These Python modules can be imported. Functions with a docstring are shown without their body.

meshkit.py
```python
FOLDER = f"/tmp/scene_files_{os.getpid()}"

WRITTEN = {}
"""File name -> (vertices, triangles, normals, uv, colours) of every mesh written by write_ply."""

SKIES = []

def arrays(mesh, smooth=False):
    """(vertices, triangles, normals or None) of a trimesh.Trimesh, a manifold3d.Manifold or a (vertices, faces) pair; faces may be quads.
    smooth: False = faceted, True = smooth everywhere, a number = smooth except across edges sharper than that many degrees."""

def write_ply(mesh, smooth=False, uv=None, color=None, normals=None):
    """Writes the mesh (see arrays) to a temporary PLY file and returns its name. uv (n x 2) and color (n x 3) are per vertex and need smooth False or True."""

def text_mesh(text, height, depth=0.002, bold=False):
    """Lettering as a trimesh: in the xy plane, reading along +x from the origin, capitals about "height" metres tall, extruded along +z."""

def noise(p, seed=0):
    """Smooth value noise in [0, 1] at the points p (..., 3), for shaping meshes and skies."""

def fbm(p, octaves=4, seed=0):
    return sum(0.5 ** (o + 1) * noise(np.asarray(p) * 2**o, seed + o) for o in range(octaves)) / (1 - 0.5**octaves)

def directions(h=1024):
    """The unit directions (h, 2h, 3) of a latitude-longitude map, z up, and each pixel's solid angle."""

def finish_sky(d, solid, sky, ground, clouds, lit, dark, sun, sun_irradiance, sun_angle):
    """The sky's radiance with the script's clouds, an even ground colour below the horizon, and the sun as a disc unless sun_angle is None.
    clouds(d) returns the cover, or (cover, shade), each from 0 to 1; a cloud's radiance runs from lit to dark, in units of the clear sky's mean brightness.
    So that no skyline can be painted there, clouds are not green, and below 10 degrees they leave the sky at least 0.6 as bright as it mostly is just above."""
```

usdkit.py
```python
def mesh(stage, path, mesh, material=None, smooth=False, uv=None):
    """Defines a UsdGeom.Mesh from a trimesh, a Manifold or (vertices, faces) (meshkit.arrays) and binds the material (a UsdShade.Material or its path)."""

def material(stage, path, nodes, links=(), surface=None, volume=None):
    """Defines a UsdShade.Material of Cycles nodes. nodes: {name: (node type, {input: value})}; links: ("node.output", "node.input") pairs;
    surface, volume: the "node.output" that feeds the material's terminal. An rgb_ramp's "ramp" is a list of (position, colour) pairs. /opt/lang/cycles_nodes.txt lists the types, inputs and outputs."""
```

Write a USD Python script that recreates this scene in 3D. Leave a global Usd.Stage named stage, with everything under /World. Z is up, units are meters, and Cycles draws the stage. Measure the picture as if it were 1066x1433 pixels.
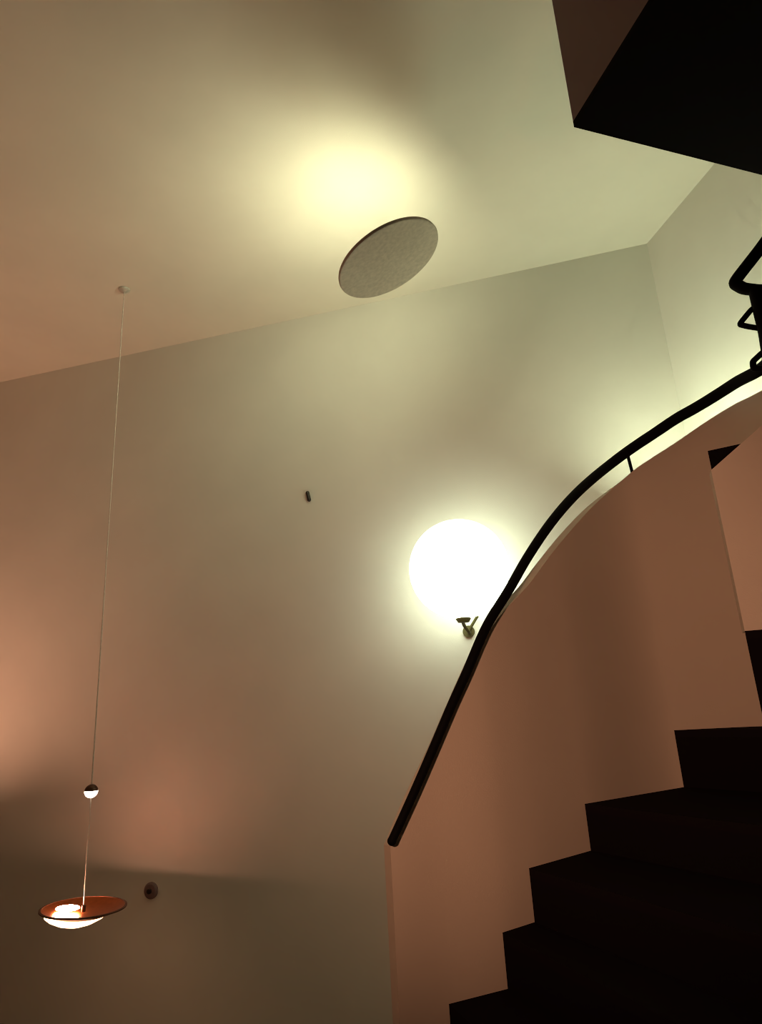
import math, random
import numpy as np, trimesh, usdkit
from shapely.geometry import Polygon
from scipy.interpolate import PchipInterpolator
from pxr import Usd, UsdGeom, UsdLux, UsdShade, Gf, Sdf

stage = Usd.Stage.CreateInMemory()
UsdGeom.SetStageUpAxis(stage, 'Z')
UsdGeom.SetStageMetersPerUnit(stage, 1.0)
UsdGeom.Xform.Define(stage, '/World')
UsdGeom.Scope.Define(stage, '/World/Looks')

# ------------------------------------------------------------------ camera
W, H, F = 1066, 1433, 931.0
EYE = 2.2
PITCH, ROLL = math.radians(16.7), math.radians(-3.23)
fw = np.array([0, math.cos(PITCH), math.sin(PITCH)])
rt = np.array([1.0, 0, 0]); up = np.cross(rt, fw)
RT = math.cos(ROLL) * rt + math.sin(ROLL) * up
UP = -math.sin(ROLL) * rt + math.cos(ROLL) * up
CAM = UsdGeom.Camera.Define(stage, '/World/camera')
CAM.CreateHorizontalApertureAttr(36.0)
CAM.CreateVerticalApertureAttr(36.0 * H / W)
CAM.CreateFocalLengthAttr(36.0 * F / W)
CAM.CreateClippingRangeAttr(Gf.Vec2f(0.05, 100))
CAM.AddTransformOp().Set(Gf.Matrix4d(*RT, 0, *UP, 0, *(-fw), 0, 0, 0, EYE, 1))
CAM.CreateExposureAttr(0.0)

# strengths of the lamps, seen and unseen (each is emitted by the lamp's own mesh)
GLOBE = 5.0            # wall globe, neutral with a green cast
HALO = 180.0              # back of the ceiling disc
PEND_UP, PEND_DOWN = 150.0, 5.0
UNSEEN_WARM = 370.0        # unseen uplighter left of the frame, placed to light left wall and ceiling
UNSEEN_TORCH = 155.0             # unseen uplighter behind the stair wall, placed to light ceiling and right wall
UNSEEN_SPOT, UNSEEN_SPOT_COL = 54.0, (1.0, .46, .26)  # unseen spotlight behind the viewer, placed to light the stair wall


def ray(px, py):
    """unit-horizontal direction (az, tan elevation) of a picture point: used to read sizes off the photograph"""
    d = (px - W / 2) / F * RT - (py - H / 2) / F * UP + fw
    return d / math.hypot(d[0], d[1])


def az_el(px, py):
    d = ray(px, py)
    return math.atan2(d[0], d[1]), d[2]


def at(px, py, dist):
    d = ray(px, py)
    return np.array([d[0] * dist, d[1] * dist, EYE + d[2] * dist])


# ------------------------------------------------------------------ helpers
used = {}


def path_for(name, parent=None):
    base = (parent.GetPath().pathString if parent else '/World') + '/' + name
    k = used.get(base, 0)
    used[base] = k + 1
    return base if k == 0 else f'{base}_{k:03d}'


def obj(name, mesh, mat, parent=None, smooth=30):
    return usdkit.mesh(stage, path_for(name, parent), mesh, mat, smooth=smooth).GetPrim()


def tag(o, label=None, cat=None, group=None, kind=None):
    for k, v in (('label', label), ('category', cat), ('group', group), ('kind', kind)):
        if v:
            o.SetCustomDataByKey(k, v)
    return o


def thing(name, label, cat, loc=(0, 0, 0), group=None):
    x = UsdGeom.Xform.Define(stage, path_for(name))
    x.AddTranslateOp().Set(Gf.Vec3d(*map(float, loc)))
    return tag(x.GetPrim(), label, cat, group)


def cat_m(*ms):
    return trimesh.util.concatenate(list(ms))


def prism(poly, z0, z1):
    p = Polygon(poly)
    m = trimesh.creation.extrude_polygon(p, z1 - z0)
    m.apply_translation([0, 0, z0])
    return m


def sweep(pts, r, n=14, cap=True):
    """round bar along a polyline"""
    P = np.asarray(pts, float)
    T = np.gradient(P, axis=0)
    T /= np.linalg.norm(T, axis=1)[:, None]
    ref = np.array([0, 0, 1.0])
    if abs(T[0] @ ref) > .9:
        ref = np.array([1.0, 0, 0])
    rr = np.broadcast_to(np.asarray(r, float), (len(P),))
    rings = []
    A = np.cross(T[0], ref); A /= np.linalg.norm(A)
    for p, t, q in zip(P, T, rr):
        A = A - t * (A @ t); A /= np.linalg.norm(A)
        B = np.cross(t, A)
        a = np.linspace(0, 2 * np.pi, n, endpoint=False)
        rings.append(p + q * (np.cos(a)[:, None] * A + np.sin(a)[:, None] * B))
    V = np.vstack(rings + [P[:1], P[-1:]])
    Fc = []
    for i in range(len(P) - 1):
        for j in range(n):
            a, b = i * n + j, i * n + (j + 1) % n
            Fc += [[a, b, b + n], [a, b + n, a + n]]
    s, e = len(V) - 2, len(V) - 1
    for j in range(n):
        Fc += [[s, (j + 1) % n, j], [e, (len(P) - 1) * n + j, (len(P) - 1) * n + (j + 1) % n]]
    m = trimesh.Trimesh(V, Fc, process=False)
    m.fix_normals()
    return m


def lathe(profile, n=64):
    m = trimesh.creation.revolve(np.asarray(profile, float), sections=n)
    return m


def align(m, normal, centre):
    T = trimesh.geometry.align_vectors([0, 0, 1], normal)
    m = m.copy(); m.apply_transform(T); m.apply_translation(centre)
    return m


def smooth_path(pts, n=60):
    P = np.asarray(pts, float)
    s = np.concatenate([[0], np.cumsum(np.linalg.norm(np.diff(P, axis=0), axis=1))])
    f = PchipInterpolator(s, P, axis=0)
    return f(np.linspace(0, s[-1], n))


# ------------------------------------------------------------------ materials
def plaster(name, col, rough=.85, bump=.25, spec=.2):
    c2 = tuple(x * .95 for x in col)
    return usdkit.material(stage, '/World/Looks/' + name, {
        'g': ('geometry', {}),
        'n': ('noise_texture', {'scale': 1.6, 'detail': 4.0}),
        'r': ('rgb_ramp', {'ramp': [(0.35, c2), (0.65, col)]}),
        'f': ('noise_texture', {'scale': 160.0, 'detail': 3.0}),
        'b': ('bump', {'strength': bump, 'distance': 0.002}),
        'p': ('principled_bsdf', {'roughness': rough, 'specular_ior_level': spec})},
        [('g.position', 'n.vector'), ('g.position', 'f.vector'), ('n.fac', 'r.fac'), ('r.color', 'p.base_color'),
         ('f.fac', 'b.height'), ('b.normal', 'p.normal')], surface='p.BSDF')


def plain(name, col, rough=.5, metallic=0., spec=.5, scale=40.):
    c2 = tuple(x * .8 for x in col)
    return usdkit.material(stage, '/World/Looks/' + name, {
        'g': ('texture_coordinate', {}),
        'n': ('noise_texture', {'scale': scale, 'detail': 3.0}),
        'r': ('rgb_ramp', {'ramp': [(0.3, c2), (0.7, col)]}),
        'p': ('principled_bsdf', {'roughness': rough, 'metallic': metallic, 'specular_ior_level': spec})},
        [('g.object', 'n.vector'), ('n.fac', 'r.fac'), ('r.color', 'p.base_color')], surface='p.BSDF')


def glow(name, col, strength):
    return usdkit.material(stage, '/World/Looks/' + name, {
        'p': ('principled_bsdf', {'base_color': (.85, .85, .82), 'roughness': .3, 'emission_color': col, 'emission_strength': strength})},
        [], surface='p.BSDF')


M = dict(
    wall=plaster('wall_plaster', (.76, .745, .67)),
    dim_wall=plaster('dimmed_wall_plaster', (.30, .22, .17)),  # unseen left and back walls, coloured dark to cut bounced light
    newel=plaster('newel_plaster', (.80, .74, .66)),  # paler than the stair wall, standing in for the light it catches
    ceiling=plaster('ceiling_plaster', (.80, .77, .66)),
    stair_wall=plaster('stair_wall_plaster', (.66, .60, .52)),
    parapet=plaster('parapet_shaded_brown', (.26, .20, .20), spec=.1),  # dark tone stands in for shade on the unlit landing side
    soffit=plain('soffit_shaded_black', (.006, .004, .004), .9, spec=.05),  # near-black stands in for shade under the landing
    carpet=plain('black_carpet', (.010, .008, .010), .95, spec=.03, scale=200),
    tread=plain('black_tread_carpet', (.012, .009, .011), .95, spec=.03, scale=200),
    iron=plain('black_iron', (.005, .005, .006), .7, spec=.06),
    bracket=plain('bracket_bronze', (.10, .085, .03), .6, spec=.2),
    copper=plain('copper', (.42, .13, .03), .36, metallic=1.),
    dark_copper=plain('dark_copper', (.10, .045, .025), .45, metallic=.6),
    dark=plain('dark_fitting', (.02, .014, .012), .5),
    smudge=plain('brown_fitting', (.22, .13, .12), .7),
    disc=plain('disc_taupe', (.62, .55, .44), .6, spec=.2),
    white=plain('white_fitting', (.62, .60, .52), .5),
    cord=plain('pale_cord', (.86, .80, .70), .5),
    floor=plain('floor_wood', (.16, .08, .04), .5, scale=6),
    globe=glow('opal_globe', (.88, 1.0, .76), GLOBE),
    halo=glow('halo_diffuser', (1.0, 1.0, .66), HALO),
    bulb=glow('pendant_bulb', (1.0, .46, .29), PEND_UP),
    bowl=glow('pendant_bowl', (1.0, .52, .28), PEND_DOWN),
    ball=glow('bright_ball_half', (1.0, .86, .72), 3.0),  # lower half of the ball, its brightness put in as emission
    unseen_warm_torch=glow('unseen_warm_diffuser', (1.0, .47, .29), UNSEEN_WARM),
    unseen_torch=glow('unseen_torch_diffuser', (.88, 1.0, .68), UNSEEN_TORCH),
)

# ------------------------------------------------------------------ room shell
CEIL = 3.6              # above the eye
CZ = EYE + CEIL


def on_ceiling(px, py):
    d = ray(px, py); k = CEIL / d[2]
    return np.array([d[0] * k, d[1] * k])


W0, A = on_ceiling(0, 535), on_ceiling(905, 341)
wdir = (W0 - A) / np.linalg.norm(W0 - A)
WL = A + wdir * ((-5.6 - A[0]) / wdir[0])
wn = np.array([wdir[1], -wdir[0]])
if wn @ A > 0:
    wn = -wn                                     # points into the room
pdir = np.array([math.sin(math.radians(12)), -math.cos(math.radians(12))])
BR = A + pdir * ((-3.2 - A[1]) / pdir[1])
BL = np.array([-5.6, -3.2])
T = .15


def wall_box(p, q, name, label, z0=0., z1=CZ, mat='wall'):
    d = (q - p) / np.linalg.norm(q - p)
    n = np.array([d[1], -d[0]])
    c = np.array([-1., 1.])
    if n @ (c - p) > 0:
        n = -n
    m = prism([p, q, q + n * T, p + n * T], z0, z1)
    return tag(obj(name, m, M[mat]), label, kind='structure')


wall_box(WL, A, 'wall_far', 'tall off-white far wall carrying the glowing globe lamp')
wall_box(A, BR, 'wall_right', 'pale greenish wall right of the far corner, behind the handrail')
wall_box(BL, WL, 'wall_left', 'unseen wall on the left, coloured dark to cut bounced light', mat='dim_wall')
wall_box(BR, BL, 'wall_back', 'unseen wall behind the viewer, coloured dark to cut bounced light', mat='dim_wall')
room = [WL, A, BR, BL]
big = Polygon(room).buffer(T)
tag(obj('ceiling', trimesh.creation.extrude_polygon(big, .15).apply_translation([0, 0, CZ]), M['ceiling']),
    'pale high ceiling catching the glow round the tilted disc', kind='structure')
tag(obj('floor', trimesh.creation.extrude_polygon(big, .12).apply_translation([0, 0, -.12]), M['floor']),
    'dark wooden floor below the picture', kind='structure')


def on_wall(px, py, off=0.):
    """point of the far wall (moved off it by off) in the direction of a picture point"""
    d = ray(px, py)
    k = ((A + wn * off) @ wn) / (d[:2] @ wn)
    return np.array([d[0] * k, d[1] * k, EYE + d[2] * k])


wn3 = np.array([wn[0], wn[1], 0.])
wd3 = np.array([-wdir[0], -wdir[1], 0.])           # to the right along the wall
WALLM = np.eye(4); WALLM[:3, 0], WALLM[:3, 1], WALLM[:3, 2] = wd3, np.cross(wn3, wd3), wn3   # local x right, y up, z out of the wall


def on_wall_mesh(m, p=(0, 0, 0)):
    m = m.copy(); m.apply_transform(WALLM); m.apply_translation(p); return m


# ------------------------------------------------------------------ upper landing, top right
SZ = 2.3
SV = at(803, 178, SZ / az_el(803, 178)[1])[:2]
u = at(1066, 245, SZ / az_el(1066, 245)[1])[:2] - SV; u /= np.linalg.norm(u)
v = at(915, 0, SZ / az_el(915, 0)[1])[:2] - SV; v /= np.linalg.norm(v)


def to_right_wall(p, d):
    n = np.array([-pdir[1], pdir[0]])
    return p + d * (((A - p) @ n) / (d @ n) - .002)


B1 = SV + v * 3.0
quad = [SV, to_right_wall(SV, u), to_right_wall(B1, u), B1]
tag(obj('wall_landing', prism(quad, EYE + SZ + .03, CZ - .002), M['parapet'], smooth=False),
    'side of the upper landing that juts out at the top right, its shade put into the brown colour', kind='structure')
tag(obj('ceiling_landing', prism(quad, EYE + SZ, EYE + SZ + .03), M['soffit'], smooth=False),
    'underside of the upper landing, its shade put into the black colour', kind='structure')

# ------------------------------------------------------------------ curved stair wall
dist = PchipInterpolator(np.radians([-40, -6, -0.7, 2.9, 7.3, 9.8, 14.5, 21.7, 27.8, 32.5, 40, 50, 60]),
                         [2.30, 2.36, 2.42, 2.50, 2.61, 2.72, 3.01, 3.50, 3.58, 3.32, 2.85, 2.4, 2.1])
top_px = [(546, 1184), (572, 1126), (604, 1056), (634, 986), (664, 922), (692, 872), (718, 841), (738, 820), (770, 777), (805, 735), (832, 706),
          (860, 681), (888, 657), (944, 620), (988, 590), (1027, 566), (1066, 546)]
top = np.array([az_el(*p) for p in top_px])
# beyond the frame it keeps rising at the same rate
extra = np.array([[top[-1, 0] + math.radians(k), top[-1, 1] + .012 * k] for k in (3, 7, 12)])
el_of = PchipInterpolator(np.concatenate([top[:, 0], extra[:, 0]]), np.concatenate([top[:, 1], extra[:, 1]]))
azs = np.concatenate([np.linspace(top[0, 0], top[-1, 0], 90), np.linspace(top[-1, 0], extra[-1, 0], 14)[1:]])
plan = np.array([[math.sin(a) * dist(a), math.cos(a) * dist(a)] for a in azs])
ztop = EYE + np.array([el_of(a) * dist(a) for a in azs])
tg = np.gradient(plan, axis=0); tg /= np.linalg.norm(tg, axis=1)[:, None]
out = np.stack([-tg[:, 1], tg[:, 0]], 1)            # away from the stairs
n = len(plan)
TH = .06
ring = []
for i in range(n):
    o = plan[i] + out[i] * TH
    ring += [[*plan[i], 0.], [*plan[i], ztop[i]], [*o, ztop[i] - .004], [*o, 0.]]
Vv = np.array(ring); Fv = []
for i in range(n - 1):
    a, b = 4 * i, 4 * (i + 1)
    for j in range(4):
        k = (j + 1) % 4
        Fv += [[a + j, b + j, b + k], [a + j, b + k, a + k]]
Fv += [[0, 1, 2], [0, 2, 3], [4 * n - 4, 4 * n - 2, 4 * n - 3], [4 * n - 4, 4 * n - 1, 4 * n - 2]]
wm = trimesh.Trimesh(Vv, Fv, process=False); wm.fix_normals()
tag(obj('wall_stair', wm, M['stair_wall']), 'curved brown stair wall under the black handrail', kind='structure')

# ------------------------------------------------------------------ stairs
step_px = [((628, 1405), 2.49), ((703, 1305), 2.60), ((740, 1215), 2.71), ((818, 1125), 3.0), ((943, 1022), 3.49)]
nose = [at(x, y, d) for (x, y), d in step_px]
low = []
p = nose[0].copy()
for k in range(7):
    p = p + np.array([-.19, -.10 - .015 * k, -.163]); low.insert(0, p.copy())
hi = at(1066, 998, 3.5)
high = [np.array([1.93, 2.62, nose[-1][2] + .18])]
nose = low + nose + high
N = len(nose)
fan = np.radians(np.concatenate([np.linspace(-20, 12, 7), [20, 22, 26, 29, 33, 40]]))


def near_end(p, a, L=.98):
    return np.array([p[0] + math.sin(a) * L, p[1] - math.cos(a) * L])


st = thing('staircase', 'dark carpeted stairs rising to the right along the curved brown wall', 'stairs')
ends = [near_end(p, a) for p, a in zip(nose, fan)]
for k in range(N - 1):
    p, q = nose[k], nose[k + 1]
    if k == N - 2:      # the wide step at the turn runs on along the curved wall
        az = np.linspace(math.atan2(p[0], p[1]) + .01, math.atan2(q[0], q[1]) - .01, 9)
        poly = [p[:2], ends[k], ends[k + 1], q[:2]] + [np.array([math.sin(a), math.cos(a)]) * (dist(a) - .012) for a in az[::-1]]
    else:
        poly = [p[:2], ends[k], ends[k + 1], q[:2]]
    pg = Polygon(poly)
    if not pg.is_valid:
        pg = pg.convex_hull
    s = obj('step', trimesh.creation.extrude_polygon(pg, p[2] - .03), M['carpet'], st, smooth=False)
    tr = trimesh.creation.extrude_polygon(pg, .03).apply_translation([0, 0, p[2] - .03])
    obj('tread', tr, M['tread'], s, smooth=False)
# higher step past the turn, of which only the left corner shows
c7 = at(1042, 883, 2.9)
zs = c7[2]
d7 = np.array([.94, -.34])
pl7 = [c7[:2], c7[:2] + d7 * .5, c7[:2] + d7 * .5 + [.12, .33], c7[:2] + [.17, .325]]
s = obj('step', prism(pl7, nose[-2][2] + .001, zs - .03), M['carpet'], st, smooth=False)
obj('tread', prism(pl7, zs - .03, zs), M['tread'], s, smooth=False)

# low wall that stands on that step
zb = zs + .001
L0 = at(1042, 884, 2.93)[:2]
L1 = L0 + np.array([.60, -.217])
ld = (L1 - L0) / np.linalg.norm(L1 - L0); ln = np.array([-ld[1], ld[0]])


def on_block(px, py):
    d = ray(px, py)
    k = (L0 @ ln) / (d[:2] @ ln)
    return np.array([(d[:2] * k - L0) @ ld, EYE + d[2] * k])


t0, t1 = on_block(988, 659), on_block(1066, 590)
sl = (t1[1] - t0[1]) / (t1[0] - t0[0])
LL = .42
zt0, zt1 = t0[1], t0[1] + sl * LL
prof = Polygon([(0, zb), (LL, zb), (LL, zt1), (0, zt0)])
bm = trimesh.creation.extrude_polygon(prof, .07)
Tm = np.eye(4); Tm[:3, 0] = [*ld, 0]; Tm[:3, 1] = [0, 0, 1]; Tm[:3, 2] = [*ln, 0]
Tm[:3, 2] = np.cross(Tm[:3, 0], Tm[:3, 1]); Tm[:3, 3] = [*L0, 0]
if Tm[:2, 2] @ L0 < 0:
    Tm[:3, 3] += Tm[:3, 2] * -.07
bm.apply_transform(Tm); bm.fix_normals()
tag(obj('wall_newel', bm, M['newel'], smooth=False), 'low sloping-topped brown wall standing on the highest visible step', kind='structure')
# black step end that shows as a small triangle behind it
c = at(990, 631, 3.12); c2 = at(1080, 627, 3.12)
dd = (c2[:2] - c[:2]); nn_ = c[:2] / np.linalg.norm(c[:2])
tri = prism([c[:2], c2[:2], c2[:2] + nn_ * .05, c[:2] + nn_ * .05], zb, c[2])
obj('riser', tri, M['carpet'], st, smooth=False)

# ------------------------------------------------------------------ handrail
rail_px = [(548, 1177), (575, 1118), (604, 1052), (634, 982), (650, 947), (681, 876), (711, 827), (738, 780), (772, 730), (803, 694),
           (830, 669), (860, 645), (910, 610), (958, 579), (1027, 537), (1066, 515)]
rp = []
for x, y in rail_px:
    a, e = az_el(x, y); d = float(dist(a)) - .045
    rp.append([math.sin(a) * d, math.cos(a) * d, EYE + e * d])
# on past the frame
for k in (4, 9, 14):
    a, e = az_el(1066, 515); a2 = a + math.radians(k * .8); d = float(dist(a2)) - .045
    rp.append([math.sin(a2) * d, math.cos(a2) * d, EYE + (e + .011 * k) * d])
hr = thing('handrail', 'black metal handrail sweeping up along the top of the curved stair wall', 'handrail')
rpath = smooth_path(rp, 120)
s = np.linspace(0, 1, 120)
obj('rail', sweep(rpath, .0140 + .014 * np.clip(s * 1.5, 0, 1), 18), M['iron'], hr, smooth=50)
e0 = trimesh.creation.icosphere(3, .0145); e0.apply_translation(rpath[0])
obj('end_cap', e0, M['iron'], hr)


def wall_top_point(a):
    d = float(dist(a)) + .02
    return np.array([math.sin(a) * d, math.cos(a) * d, EYE + float(el_of(a)) * float(dist(a)) - .01])


raz = np.arctan2(rpath[:, 0], rpath[:, 1])
for px in ((882, 648), (640, 968)):
    a = az_el(*px)[0]
    i = int(np.argmin(abs(raz - a)))
    b = wall_top_point(az_el(px[0] + 3, px[1] + 15)[0])
    mid = (rpath[i] + b) / 2
    obj('bracket', sweep([rpath[i], mid, b], .008, 10), M['iron'], hr)

# upper balustrade of bent iron, right edge
bal = thing('balustrade', 'black bent iron railing with pointed loops at the right edge, above the handrail', 'railing')
D = 2.9


def bar(name, pts, r, DD=D):
    P = [at(x, y, DD - .0 * i) for i, (x, y) in enumerate(pts)]
    dense = []
    for a, b in zip(P[:-1], P[1:]):
        dense += [a + (b - a) * t for t in np.linspace(0, 1, 12, endpoint=False)]
    dense.append(P[-1]); dense = np.array(dense)
    for _ in range(5):
        dense[1:-1] = (dense[:-2] + 2 * dense[1:-1] + dense[2:]) / 4
    return obj(name, sweep(dense, r, 14), M['iron'], bal, smooth=50)


bar('top_rail', [(1120, 268), (1066, 345), (1026, 396), (1040, 404), (1066, 407), (1130, 412)], 7.2 * D / F * 1.1)
bar('post', [(1058, 404), (1064, 430), (1072, 462), (1078, 500), (1080, 522)], 9.0 * D / F * 1.1)
bar('loop', [(1075, 420), (1052, 432), (1034, 454), (1046, 457), (1066, 460), (1085, 461)], 3.3 * D / F * 1.1)
bar('loop', [(1090, 478), (1066, 494), (1053, 506), (1054, 516), (1068, 516)], 3.5 * D / F * 1.1)

# ------------------------------------------------------------------ globe lamp on the far wall
gc = on_wall(642, 796, .40)
br = on_wall(656, 884, .10)
R_G = .36
gl = thing('wall_lamp', 'glaring white globe lamp on a small dark bracket on the far wall', 'lamp', gc)
obj('globe', trimesh.creation.icosphere(4, R_G), M['globe'], gl)
bw = on_wall(656, 884, 0.) - gc
plate = trimesh.creation.cylinder(radius=.045, height=.02, sections=32).apply_translation([0, 0, .01])
obj('wall_plate', on_wall_mesh(plate, bw), M['bracket'], gl)
brl = br - gc
obj('arm', sweep(smooth_path([bw + wn3 * .02, brl, brl + wn3 * .08 + np.array([-.02, 0, .04]), np.array([0, 0, -R_G - .0])], 24), .013, 12), M['bracket'], gl)
cup = lathe([(0, -.03), (.04, -.026), (.055, 0), (.048, .004), (0, .0)], 40)
obj('cup', cup.apply_translation([0, 0, -R_G]), M['bracket'], gl)
key = on_wall(668, 862, .06) - gc
obj('switch_stem', sweep([bw + wn3 * .03, (bw + wn3 * .03 + key) / 2, key], .011, 10), M['bracket'], gl)

HEAD = (-.68, .52, .48)
# ------------------------------------------------------------------ tilted disc under the ceiling
ang = math.radians(32.5)
Cd = ray(545, 366); zd = 2.68
Cp = np.array([0, 0, EYE]) + Cd * (zd / Cd[2])
vv = Cd / np.linalg.norm(Cd)
# the disc seen as an ellipse: long axis along the picture's up-right diagonal, half as wide as long
maj = math.cos(ang) * RT + math.sin(ang) * UP
maj -= vv * (maj @ vv); maj /= np.linalg.norm(maj)
mn = np.cross(vv, maj)
if mn @ UP > 0:
    mn = -mn
nd = -.513 * vv + math.sqrt(1 - .513 ** 2) * mn
Rd = 77 / F * ((Cp - [0, 0, EYE]) @ fw)
dl = thing('ceiling_disc_lamp', 'round taupe disc lamp tilted below the ceiling, lit from behind', 'ceiling lamp', Cp)
discm = lathe([(0, 0), (Rd - .012, 0), (Rd - .003, -.004), (Rd, -.012), (Rd - .002, -.022), (Rd - .02, -.026), (0, -.026)], 96)
obj('disc', align(discm, nd, [0, 0, 0]), M['disc'], dl)
# behind the disc a round lamp head turned to the corner of far wall and ceiling on the left
HE = np.array(HEAD); HE /= np.linalg.norm(HE)
hc = vv * .24
obj('lamp_head', align(lathe([(0, -.05), (.06, -.05), (.105, -.012), (.11, .012), (.104, .012), (.099, -.008), (0, -.008)], 40), HE, hc), M['white'], dl)
obj('diffuser', align(lathe([(0, .0), (.098, .0), (.085, .012), (.05, .018), (0, .02)], 40), HE, hc), M['halo'], dl)
topc = (Cd / Cd[2]) * (CZ - Cp[2] - .012)     # the arm leans back to the ceiling
obj('stem', sweep([-nd * .02, -nd * .08, (topc - nd * .08) * .5, topc], .012, 12), M['white'], dl)
obj('ceiling_rose', trimesh.creation.cylinder(radius=.05, height=.024, sections=32).apply_translation(topc), M['white'], dl)

# ------------------------------------------------------------------ pendant lamp
a_, e_ = az_el(174, 405)
dp = CEIL / e_
cn = at(174, 405, dp)
sd = at(111, 1274, dp)
sd[:2] = cn[:2]
pl = thing('pendant_lamp', 'glowing copper pendant lamp like a shallow dish on a long pale cord', 'pendant lamp', sd)
ztop_ = cn[2] - sd[2]
obj('canopy', lathe([(0, -.03), (.02, -.028), (.045, -.012), (.05, 0), (0, 0)], 36).apply_translation([0, 0, ztop_ - .001]), M['white'], pl)
obj('cord', sweep([(0, 0, ztop_ - .03), (0, 0, ztop_ * .5), (0, 0, .03)], .0042, 10), M['cord'], pl)
DEP = (sd - np.array([0, 0, EYE])) @ fw
RB = 55 / F * DEP

# upper dish, copper, open to the top
k_ = RB / .185
def sc(m, x=0., z=0.): return m.apply_scale([k_, k_, k_ * .55]).apply_translation([x * k_, 0, z * k_]).apply_transform(trimesh.transformations.rotation_matrix(math.radians(3.5), [0, 1, 0]))
obj('dish', sc(lathe([(0, -.030), (.07, -.028), (.135, -.012), (.179, .020), (.185, .022), (.185, .016), (.142, -.020), (.12, -.034), (0, -.04)], 72)), M['copper'], pl)
obj('rim', sc(lathe([(.183, .012), (.193, .014), (.193, .022), (.183, .024), (.183, .012)], 72)), M['dark_copper'], pl)
obj('glass_bowl', sc(lathe([(0, -.084), (.045, -.081), (.09, -.066), (.130, -.044), (.150, -.026), (0, -.0345)], 64).apply_scale([.92, .92, 1.5]), -.030, .0), M['bowl'], pl)
obj('bulb', sc(trimesh.creation.icosphere(3, .05).apply_scale([1.1, .9, .36]), -.075, .006), M['bulb'], pl)
obj('socket', sc(trimesh.creation.cylinder(radius=.010, height=.05, sections=20), .0, .005), M['dark_copper'], pl)
bz = at(118, 1108, dp)[2] - sd[2]
half = trimesh.creation.icosphere(3, 9.5 / F * DEP)
cap_ = trimesh.intersections.slice_mesh_plane(half, [0, 0, 1], [0, 0, .003], cap=True)
bot_ = trimesh.intersections.slice_mesh_plane(half, [0, 0, -1], [0, 0, .003], cap=True)
bb = obj('ball', cap_.apply_translation([0, 0, bz]), M['dark_copper'], pl)
obj('bright_ball_half', bot_.apply_translation([0, 0, bz]), M['ball'], bb)

# ------------------------------------------------------------------ small things on the far wall
hk = on_wall(431, 691)
h = thing('wall_hook', 'small dark upright hook on the bare far wall, left of the globe lamp', 'hook', hk)
cap2 = trimesh.creation.capsule(height=.045, radius=.0115).apply_scale(1.45).apply_translation([0, 0, -.028])
cap2.apply_transform(trimesh.transformations.rotation_matrix(math.radians(12), wn3)); cap2.apply_translation(wn3 * .011)
obj('peg', cap2, M['dark'], h)
obj('base', on_wall_mesh(trimesh.creation.cylinder(radius=.009, height=.012, sections=16).apply_translation([0, 0, .006])), M['dark'], h)
sm = on_wall(212, 1246)
w = thing('wall_fitting', 'dark round fitting low on the far wall, just right of the pendant', 'wall fitting', sm)
obj('body', on_wall_mesh(lathe([(0, 0), (.06, 0), (.06, .012), (.048, .024), (0, .028)], 40)), M['smudge'], w)
obj('centre', on_wall_mesh(lathe([(0, .026), (.02, .026), (.018, .04), (0, .042)], 24)), M['dark'], w)

# ------------------------------------------------------------------ unseen standing lamps: behind the stair wall, left of the frame, behind the viewer
TX, TY, TZ = 1.75, 4.05, EYE + 1.25
LX, LY, LZ = -4.35, 5.05, EYE - .9


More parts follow.
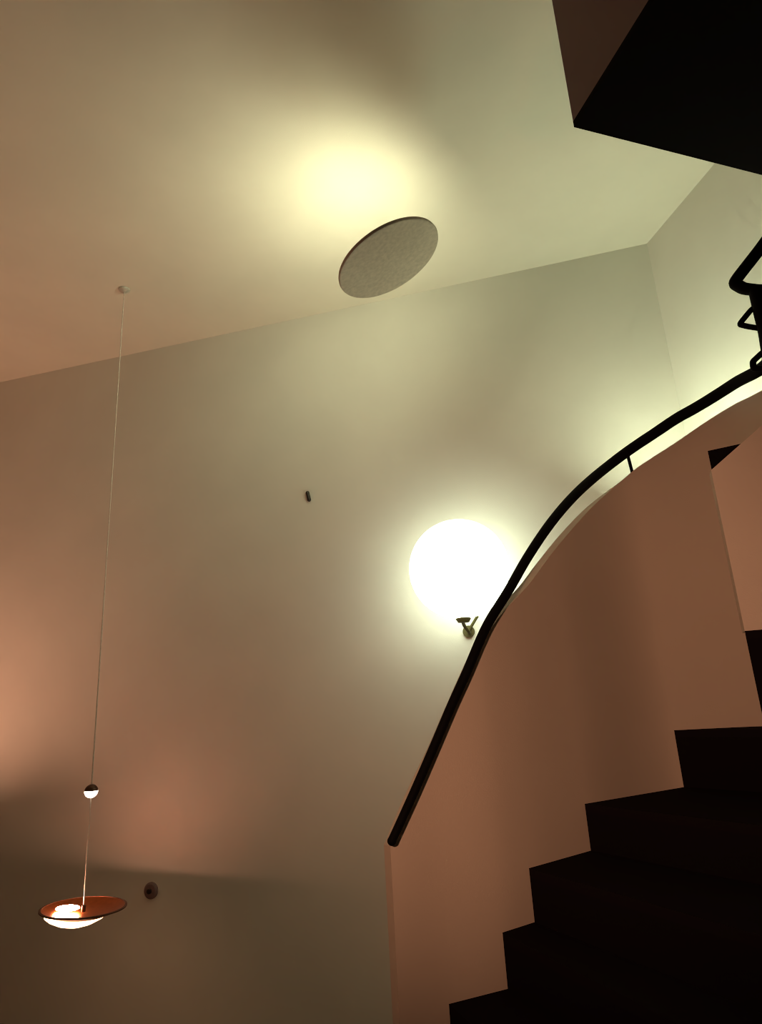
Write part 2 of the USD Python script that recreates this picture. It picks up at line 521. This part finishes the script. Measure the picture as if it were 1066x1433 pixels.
def unseen_torchiere(x, y, z, mat, label, tilt=0.):
    t = thing('unseen_torchiere', label, 'unseen floor lamp', (x, y, 0))
    obj('base', lathe([(0, 0), (.15, 0), (.15, .015), (.03, .03), (0, .03)], 48), M['dark_copper'], t)
    obj('pole', trimesh.creation.cylinder(radius=.012, height=z - .15, sections=16).apply_translation([0, 0, .02 + (z - .15) / 2]), M['dark_copper'], t)
    n_ = (math.sin(tilt), 0, math.cos(tilt))
    c_ = np.array([0, 0, z - .14]) + .14 * np.array(n_)
    obj('bowl', align(lathe([(0, -.14), (.06, -.13), (.13, -.06), (.16, 0), (.154, 0), (.125, -.055), (.055, -.122), (0, -.13)], 48), n_, c_), M['dark_copper'], t)
    obj('diffuser', align(lathe([(0, -.06), (.115, -.06), (.105, -.066), (0, -.066)], 40), n_, c_), mat, t)


unseen_torchiere(TX, TY, TZ, M['unseen_torch'], 'unseen uplighter behind the curved stair wall, placed to light the ceiling and right wall', math.radians(26))
unseen_torchiere(LX, LY, LZ, M['unseen_warm_torch'], 'unseen uplighter out of view at the left, placed to light the left wall and ceiling')

sp0 = np.array([-.50, -.45, EYE + .25])
aim = np.array([.45, 2.62, EYE + .33])
sdir = (aim - sp0) / np.linalg.norm(aim - sp0)
fl = thing('unseen_spotlight', 'unseen standing spotlight behind the viewer, placed to light the stair wall', 'unseen floor lamp', (sp0[0], sp0[1], 0))
hz = np.array([0, 0, sp0[2]])
obj('base', lathe([(0, 0), (.16, 0), (.16, .015), (.03, .03), (0, .03)], 48), M['dark_copper'], fl)
obj('pole', trimesh.creation.cylinder(radius=.012, height=sp0[2] - .08, sections=16).apply_translation([0, 0, .02 + (sp0[2] - .08) / 2]), M['dark_copper'], fl)
head = lathe([(0, -.14), (.05, -.13), (.065, -.02), (.075, .04), (.07, .04), (.058, -.02), (.045, -.12), (0, -.125)], 40)
obj('head', align(head, sdir, hz), M['iron'], fl)
obj('lens', align(lathe([(0, -.05), (.055, -.05), (.055, -.046), (0, -.046)], 40), sdir, hz), M['white'], fl)
sl_ = UsdLux.SphereLight.Define(stage, fl.GetPath().AppendChild('unseen_spot_beam'))
sl_.CreateRadiusAttr(.03); sl_.CreateIntensityAttr(UNSEEN_SPOT); sl_.CreateColorAttr(Gf.Vec3f(*UNSEEN_SPOT_COL)); sl_.CreateNormalizeAttr(True)
sh = UsdLux.ShapingAPI.Apply(sl_.GetPrim()); sh.CreateShapingConeAngleAttr(30.0); sh.CreateShapingConeSoftnessAttr(.9)
zA = -sdir; xA = np.cross([0, 0, 1.], zA); xA /= np.linalg.norm(xA); yA = np.cross(zA, xA)
op = hz + sdir * .03
sl_.AddTransformOp().Set(Gf.Matrix4d(*xA, 0, *yA, 0, *zA, 0, *op, 1))
